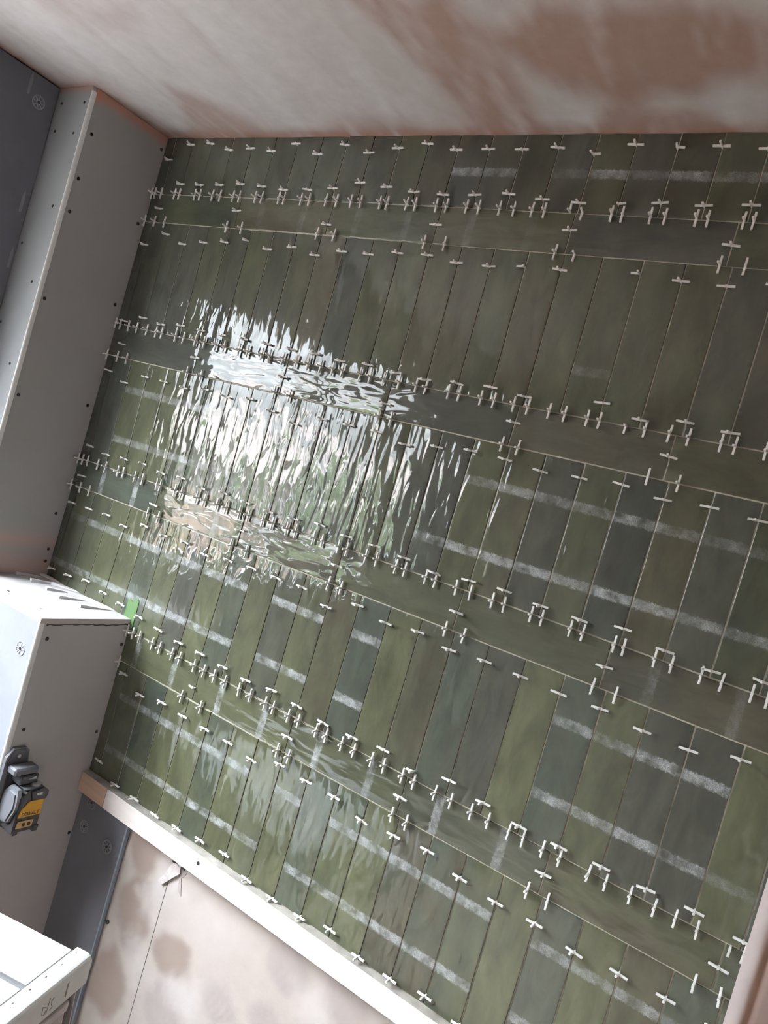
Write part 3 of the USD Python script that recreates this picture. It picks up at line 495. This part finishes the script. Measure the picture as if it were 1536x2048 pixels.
# green tape at the ledge corner
tp = prism([(.205, -1.2985), (.207, -1.255), (.214, -1.247), (.2245, -1.256), (.238, -1.239), (.2475, -1.246), (.2475, -1.318), (.2385, -1.318), (.2365, -1.2985)], (0, 0, CEIL), (1, 0, 0), (0, 0, 1), (0, -1, 0), .0008, .0014)
tag(obj("tape_strip", tp, MT["tape"]), "strip of light green tape on the tiles at the ledge corner", "tape")

# ================================================================ tile spacers
WORDS = "first second third fourth fifth sixth seventh eighth ninth tenth eleventh twelfth thirteenth fourteenth fifteenth sixteenth seventeenth eighteenth nineteenth twentieth".split()
TENS = {2: "twenty", 3: "thirty", 4: "forty", 5: "fifty"}
def ordinal(n):
    if n <= 20: return WORDS[n - 1]
    t, o = divmod(n, 10)
    return TENS[t] + "-" + WORDS[o - 1] if o else {2: "twentieth", 3: "thirtieth", 4: "fortieth", 5: "fiftieth"}[t]
def rod(a, b, r, side):
    """A square plastic arm from a to b, one pair of faces turned to side; its edges chamfered."""
    a, b = np.asarray(a, float), np.asarray(b, float); d = b - a; d /= np.linalg.norm(d)
    u = np.asarray(side, float) - d * (np.asarray(side, float) @ d); u /= np.linalg.norm(u); w = np.cross(d, u); k = .72
    ring = [(1, k), (k, 1), (-k, 1), (-1, k), (-1, -k), (-k, -1), (k, -1), (1, -k)]
    return trimesh.Trimesh(np.array([p + r * (x * u + y * w) for p in (a, b) for x, y in ring])).convex_hull
def spacer_mesh(along, flag, rg):
    """A cross-shaped spacer stuck upright in a joint: one bar across it on the tile faces, one leg out of the wall, its opposite leg in the joint."""
    L, r = .0158, .0020
    ax = np.array([1., 0, 0]) if along == "u" else np.array([0, 0, 1.]); ot = np.array([0, 0, 1.]) if along == "u" else np.array([1., 0, 0])
    t = rg.normal(0, .045); ax = ax + ot * t * (1 if along == "u" else .6); ax /= np.linalg.norm(ax)
    sg = -1 if along == "u" else 1
    n = np.array([0, -1., 0]) + ax * rg.normal(0, .10) + ot * rg.normal(0, .05); n /= np.linalg.norm(n)
    c = np.array([0, -.0062, 0])
    A = c if flag == "p" else c - ax * L; B = c if flag == "n" else c + ax * L
    if along == "v" and flag: A, B = (c - ax * L, c) if flag == "n" else (c, c + ax * L)
    out = L * (rg.uniform(.85, 1.0) if rg.uniform() > .12 else .3)
    return cat(rod(A, B, r, (0, 1, 0)), rod(c, c + n * out, r * .95, ot), rod(c, (0, .0028, 0), r * .8, ot))
BANDS = {"1": "first", "2": "second", "3": "third", "4": "fourth"}
ROWN = {"A": "top", "B": "second", "C": "third", "D": "fourth", "E": "bottom"}
ALL = []
for key, lst in SV.items():
    pts = []
    for e in lst:
        if key in BANDS: u = e[0] if key != "4" or e[0] > .3 else e[0]
        else:
            r = "ABCDE".index(key[0]); a, b = lv(2 * r, .8), lv(2 * r + 1, .8); u = ju(key[0], e[0], (e[1] - a) / (b - a))
        pts.append((u, e[1], e[2] if len(e) > 2 else ""))
    if key == "4": pts.append((.2067 + .0005, -1.3, "")) if False else None
    pts.sort(key=lambda p: -p[0])
    where = f"between the sideways tiles of the {BANDS[key]} sideways band" if key in BANDS else f"{'high' if key[1] == 'u' else 'low'} in the {ROWN[key[0]]} row of upright tiles"
    for k, (u, v, f) in enumerate(pts): ALL.append((u, v, "u", f, f"white cross spacer {where}, {ordinal(k + 1)} from the right"))
for k, lst in SH.items():
    pts = sorted(((e if isinstance(e, tuple) else (e, "")) for e in lst), key=lambda p: -p[0])
    for n, (u, f) in enumerate(pts): ALL.append((u, lv(k, u), "v", f, f"white spacer on the {'top' if k % 2 else 'bottom'} edge of the {BANDS[str((k + 1) // 2)]} sideways band, {ordinal(n + 1)} from the right"))
rs = np.random.default_rng(11)
dist = [np.linalg.norm(np.array([a[0], 0, Z(a[1])]) - C_) for a in ALL]
big = set(np.argsort(dist)[:300].tolist()); rest = []
for k, (u, v, al, f, label) in enumerate(ALL):
    m = spacer_mesh(al, f, rs); u = float(np.clip(u, -.145, XR - .004)); m.apply_translation((u, 0, Z(v)))
    if k in big: tag(obj("tile_spacer", m, MT["spacer"]), label, "tile spacer", "cross spacers standing in the tile joints")
    else: rest.append(m)
obj("far_tile_spacer", cat(rest), MT["spacer"], label="small white spacers in the joints at the far left and top of the tiles", category="tile spacer", group="cross spacers standing in the tile joints", kind="stuff")

# ================================================================ loose wedges on the ledge
def wedge_mesh(L, w, h):
    v = np.array([(0, -w / 2, 0), (0, w / 2, 0), (0, -w / 2, h), (0, w / 2, h), (L, -w * .42, 0), (L, w * .42, 0), (L, -w * .42, .0006), (L, w * .42, .0006), (.006, -w / 2, h), (.006, w / 2, h)])
    return trimesh.Trimesh(v).convex_hull
WED = [((-.172, -.020), (-.068, .004), 1), ((-.061, -.041), (.004, .004), 1), ((.029, -.053), (.083, .004), 1), ((.078, -.031), (.167, .004), 1),
       ((-.084, -.092), (-.060, -.012), 0), ((-.008, -.094), (.012, -.022), 0), ((.062, -.103), (.083, -.024), 0), ((.138, -.091), (.160, -.004), 0), ((-.150, -.098), (-.137, -.026), 0)]
WLAB = ["resting on another, back left on the ledge by the corner", "resting on another, second from the corner along the tiles", "resting on another, third from the corner along the tiles", "resting on another, nearest the green tape",
        "lying flat, second from the corner in the front row", "lying flat, third from the corner in the front row", "lying flat, fourth from the corner in the front row", "lying flat, nearest the ledge's cut end", "lying flat, nearest the corner boxing in the front row"]
for (a, b, lvl), lab in zip(WED, WLAB):
    a, b = np.array(a), np.array(b); L = np.linalg.norm(b - a); ang = math.atan2(*(b - a)[::-1])
    m = wedge_mesh(L, .015, .0075)
    m.apply_transform(rotm(ang, (0, 0, 1))); m.apply_translation((*a, Z(LZ) + (.0066 if False else .0003)))
    tag(obj("plastic_wedge", m, MT["wedge"]), "white plastic tile wedge " + lab, "wedge", "white levelling wedges on the ledge")

# ================================================================ laser level on the ledge's side
ll = thing("laser_level", "yellow and black laser level on a grey bracket on the ledge side", "laser level", loc=(LX, -.20, Z(-1.75)))
# local frame: x out of the board, y along it (towards the tiles), z up
def lp(pts, x0, x1): return prism(pts, (0, 0, 0), (0, 1, 0), (0, 0, 1), (1, 0, 0), x0, x1)
obj("wall_plate", lp([(-.060, -.06), (-.060, .112), (-.045, .134), (-.014, .134), (-.004, .126), (.0, .095), (.006, .09), (.006, -.06)], .0012, .010), MT["bracket"], ll)
obj("plate_tab", lp([(-.056, .098), (-.043, .130), (-.015, .130), (-.008, .123), (-.004, .096)], .010, .0125), MT["brackd"], ll, label="dark top tab of the bracket")
obj("screw", cyl((.012, -.030, .115), (.0142, -.030, .115), .0042, 10), MT["chrome"], ll, label="bright screw in the bracket tab")
obj("bracket_arm", box(.010, .044, -.052, .012, .078, .096, .004), MT["bracket"], ll)
obj("bracket_slot", box(.010, .0115, -.048, -.040, .0, .068, .0004), MT["dark"], ll)
obj("bracket_jaw", cat(box(.012, .046, -.034, .014, .056, .078, .002), box(.040, .0485, -.030, .010, .070, .0765, .001)), MT["brackd"], ll)
obj("clamp_knob", cat(cyl((.040, .004, .054), (.040, .004, .072), .006, 12), cyl((.044, -.012, .070), (.047, .006, .071), .004, 8)), MT["chrome"], ll, label="worn steel clamp knob")
# body: rubber shell with a rounded shoulder, label plates on the front
shell = Polygon([(-.034, -.050), (-.034, .030), (-.012, .050), (.022, .050), (.031, .043), (.0315, .030), (.027, .022), (.0265, -.035), (.024, -.050)]).buffer(.0025).buffer(0)
body = lp(list(shell.exterior.coords)[:-1], .012, .066)
obj("rubber_body", body, MT["rubber"], ll)
obj("shoulder_bumper", cat(lp([(-.005, .026), (-.012, .046), (.020, .0525), (.033, .045), (.034, .034), (.029, .024)], .010, .0705)), MT["rubber"], ll)
for yb in (-.033, .019): obj("rubber_foot", lp([(yb, -.058), (yb, -.044), (yb + .014, -.044), (yb + .012, -.058)], .012, .068), MT["rubber"], ll)
lab = obj("yellow_plate", lp([(-.031, -.0145), (-.0275, .003), (-.009, .0235), (.0265, .0235), (.0265, -.0145)], .0665, .0692), MT["yellow"], ll, label="yellow front plate with black lettering")
tm = meshkit.text_mesh("DEWALT", .0082, .0005, bold=True); b = tm.bounds; tm.apply_translation(-b[0]); k = .046 / (b[1][0] - b[0][0]); tm.apply_scale((k, 1, 1))
v = np.array(tm.vertices); tm = trimesh.Trimesh(np.c_[.0691 + v[:, 2], -.0235 + v[:, 0], -.0115 + v[:, 1]], tm.faces, process=False)
if tm.volume < 0: tm.invert()
obj("lettering", tm, MT["ink"], lab)
cp = obj("control_panel", lp([(-.029, -.042), (-.027, -.0245), (.0135, -.0245), (.0115, -.042)], .0665, .0688), MT["cream"], ll, label="cream strip with two round buttons")
for yb in (-.011, .002): obj("button", cyl((.068, yb, -.0335), (.0705, yb, -.0335), .0043, 14), MT["ink"], cp)
# clear lens housing on the outer side and the disc on top
obj("lens_housing", cat(prism([(.006, -.028), (.010, .030), (.030, .053), (.060, .052), (.066, .030), (.066, .006), (.050, -.030), (.030, -.036)], (0, -.0365, 0), (1, 0, 0), (0, 0, 1), (0, -1, 0), -.003, .007),
    prism([(.012, -.026), (.014, .022), (.034, .042), (.056, .040), (.060, .010), (.046, -.026)], (0, -.0435, 0), (1, 0, 0), (0, 0, 1), (0, -1, 0), 0, .003)), MT["lens"], ll, label="clear grey lens housing")
obj("top_deck", box(.012, .064, -.028, .022, .0505, .0535, .001), MT["lens"], ll)
obj("top_disc", cat(cyl((.048, .008, .0535), (.048, .008, .0575), .0135, 20), cyl((.048, .008, .0575), (.048, .008, .0590), .0095, 20)), MT["chrome"], ll, label="worn steel disc on top")
obj("status_window", lp([(.002, .037), (.002, .0425), (.018, .043), (.017, .037)], .0703, .0712), MT["bead"], ll)

# ================================================================ aluminium work platform
wp = thing("work_platform", "aluminium work platform with ribbed planks at the bottom left", "work platform", loc=(.74, -.343, 0))
U_ = np.array([-.957, -.290, 0]); W_ = np.array([.290, -.957, 0]); UP = np.array([0, 0, 1.]); ZT = Z(-1.80)
LEN, WID = .80, .41
def pbox(a0, a1, b0, b1, z0, z1, ch=.0): 
    m = box(a0, a1, b0, b1, z0, z1, ch); v = np.array(m.vertices)
    q = v[:, :1] * U_ + v[:, 1:2] * W_ + v[:, 2:] * UP
    t = trimesh.Trimesh(q, m.faces, process=False)
    if t.volume < 0: t.invert()
    return t
for k in range(3):
    b0 = k * .1375 + .004; ribs = [pbox(.0275, LEN - .0275, b0 + .004 + j * .0128, b0 + .0122 + j * .0128, ZT - .002, ZT + .0006, .0005) for j in range(10)]
    obj("plank", cat(pbox(.0268, LEN - .0268, b0, b0 + .126, ZT - .032, ZT - .001, .002), *ribs), MT["alu"], wp)
obj("groove", cat(pbox(.0241, .0268, .004, WID - .004, ZT - .02, ZT - .006), pbox(LEN - .0268, LEN - .0241, .004, WID - .004, ZT - .02, ZT - .006)), MT["dark"], wp)
for a0, a1, out in ((0, .030, -1), (LEN - .030, LEN, 1)):
    prof = Polygon([(-.014, -.055), (-.014, -.013), (-.0132, -.0085), (-.0110, -.0045), (-.0075, -.0015), (-.003, .0006), (.002, .0014), (.024, .0016), (.024, -.055)]) if out < 0 else Polygon([(LEN + .014, -.055), (LEN + .014, -.012), (LEN + .010, -.004), (LEN + .002, .0012), (LEN - .024, .0016), (LEN - .024, -.055)])
    cap = prism(list(prof.exterior.coords)[:-1], ZT * UP - .004 * W_, U_, UP, W_, 0, WID + .008)
    cp = obj("end_cap", cap, MT["alucap"], wp)
    if out < 0:
        for j in range(10):
            p = U_ * .016 + W_ * (.012 + j * .042) + UP * (ZT + .0016); obj("rivet", cyl(p, p + UP * .0016, .0035, 10, .002), MT["alu"], cp)
        # grey handwriting on the cap's side
        def stroke(pts): 
            q = [-.0146 * U_ + W_ * b + UP * (ZT + z) for b, z in pts]; return [cyl(q[i], q[i + 1], .0007, 6) for i in range(len(q) - 1)]
        wr_ = [stroke([(.118, -.030), (.128, -.024), (.126, -.040), (.118, -.045), (.116, -.036)]), stroke([(.112, -.016), (.113, -.046)]), stroke([(.100, -.022), (.105, -.026), (.103, -.034), (.098, -.040), (.104, -.044)]), stroke([(.062, -.014), (.061, -.044)]), stroke([(.064, -.016), (.0635, -.042)])]
        [obj("handwriting", cat(w), MT["mark"], cp) for w in wr_]
        obj("hole", cyl(-.0142 * U_ + W_ * .158 + UP * (ZT - .047), -.0149 * U_ + W_ * .158 + UP * (ZT - .047), .005, 12), MT["dark"], cp)
def leg(a, b):
    foot = -.03 if a < .4 else LEN + .03; q = np.array([a, b]); 
    top = U_ * a + W_ * b + UP * (ZT - .05); bot = U_ * foot + W_ * b + UP * 0.012
    d = bot - top; out = []
    for s, t in ((-.014, .003), (.014, .003)):
        c = [top + W_ * (s + dx) + U_ * dy for dx in (-.0015, .0015) for dy in (-.015, .015)]; out.append(trimesh.Trimesh(np.array(c + [x + d for x in c])).convex_hull)
    c = [top + W_ * dx + U_ * (.0135 + dy) for dx in (-.014, .014) for dy in (0, .003)]; out.append(trimesh.Trimesh(np.array(c + [x + d for x in c])).convex_hull)
    l = obj("leg", cat(out), MT["alud"], wp)
    obj("foot", trimesh.Trimesh(np.array([bot + W_ * x_ + U_ * y_ + UP * z_ for x_ in (-.019, .019) for y_ in (-.02, .02) for z_ in (-.012, .02)])).convex_hull, MT["rubber"], l)
for a in (.012, LEN - .012):
    for b in (.022, WID - .022): leg(a, b)
for a in (-.004, LEN + .004):
    obj("cross_rail", pbox(a - .006, a + .010, .03, WID - .03, ZT - .092, ZT - .072, .002), MT["alud"], wp)
    obj("cross_rail", pbox(a - .010, a + .006, .03, WID - .03, ZT - .30, ZT - .27, .002), MT["alud"], wp)

# ================================================================ outside the window
obj("ground_outside", box(-40, -0.75, -30, 30, -3.2, -3.0), MT["ground"], kind="structure", label="paved ground outside the window")
hs = thing("neighbour_house", "pale house across the way, seen only as a reflection in the glaze", "house", loc=(-9.0, -7.5, -3.0))
obj("house_wall", box(-5, 0, -14, 10, 0, 4.3), MT["render_"], hs)
obj("brick_band", box(-.05, .04, -14, 10, 0, 3.2), MT["brick"], hs)
obj("roof", trimesh.Trimesh(np.array([(.4, -14.4, 4.2), (.4, 10.4, 4.2), (-5.4, -14.4, 4.2), (-5.4, 10.4, 4.2), (-2.5, -14.4, 5.6), (-2.5, 10.4, 5.6)])).convex_hull, MT["roof"], hs)
for yy_ in (-9, -4.5, 0, 4.5):
    w_ = obj("house_window", box(0, .05, yy_ - .8, yy_ + .8, 2.8, 4.0), MT["upvc"], hs)
    obj("house_pane", box(.05, .06, yy_ - .7, yy_ + .7, 2.9, 3.9), MT["brackd"], w_)
for (tx_, ty_, r_, lab_) in ((-6.6, -3.2, 1.0, "dark bushy tree by the neighbour's wall, nearer the window"), (-7.2, -11.0, 1.3, "dark bushy tree by the neighbour's wall, farther along")):
    tr = thing("garden_tree", lab_, "tree", loc=(tx_, ty_, -3.0))
    cr = trimesh.creation.icosphere(4, r_); v = np.array(cr.vertices); v *= (1 + .55 * (meshkit.fbm(v * 2.3 / r_ + 5, 4, 3) - .5))[:, None]; v[:, 2] *= 1.25; v[:, 2] += 3.2
    obj("crown", trimesh.Trimesh(v, cr.faces, process=False), MT["leaf"], tr); obj("trunk", cyl((0, 0, 0), (0, 0, 2.6), .12, 10, .08), MT["bark"], tr)
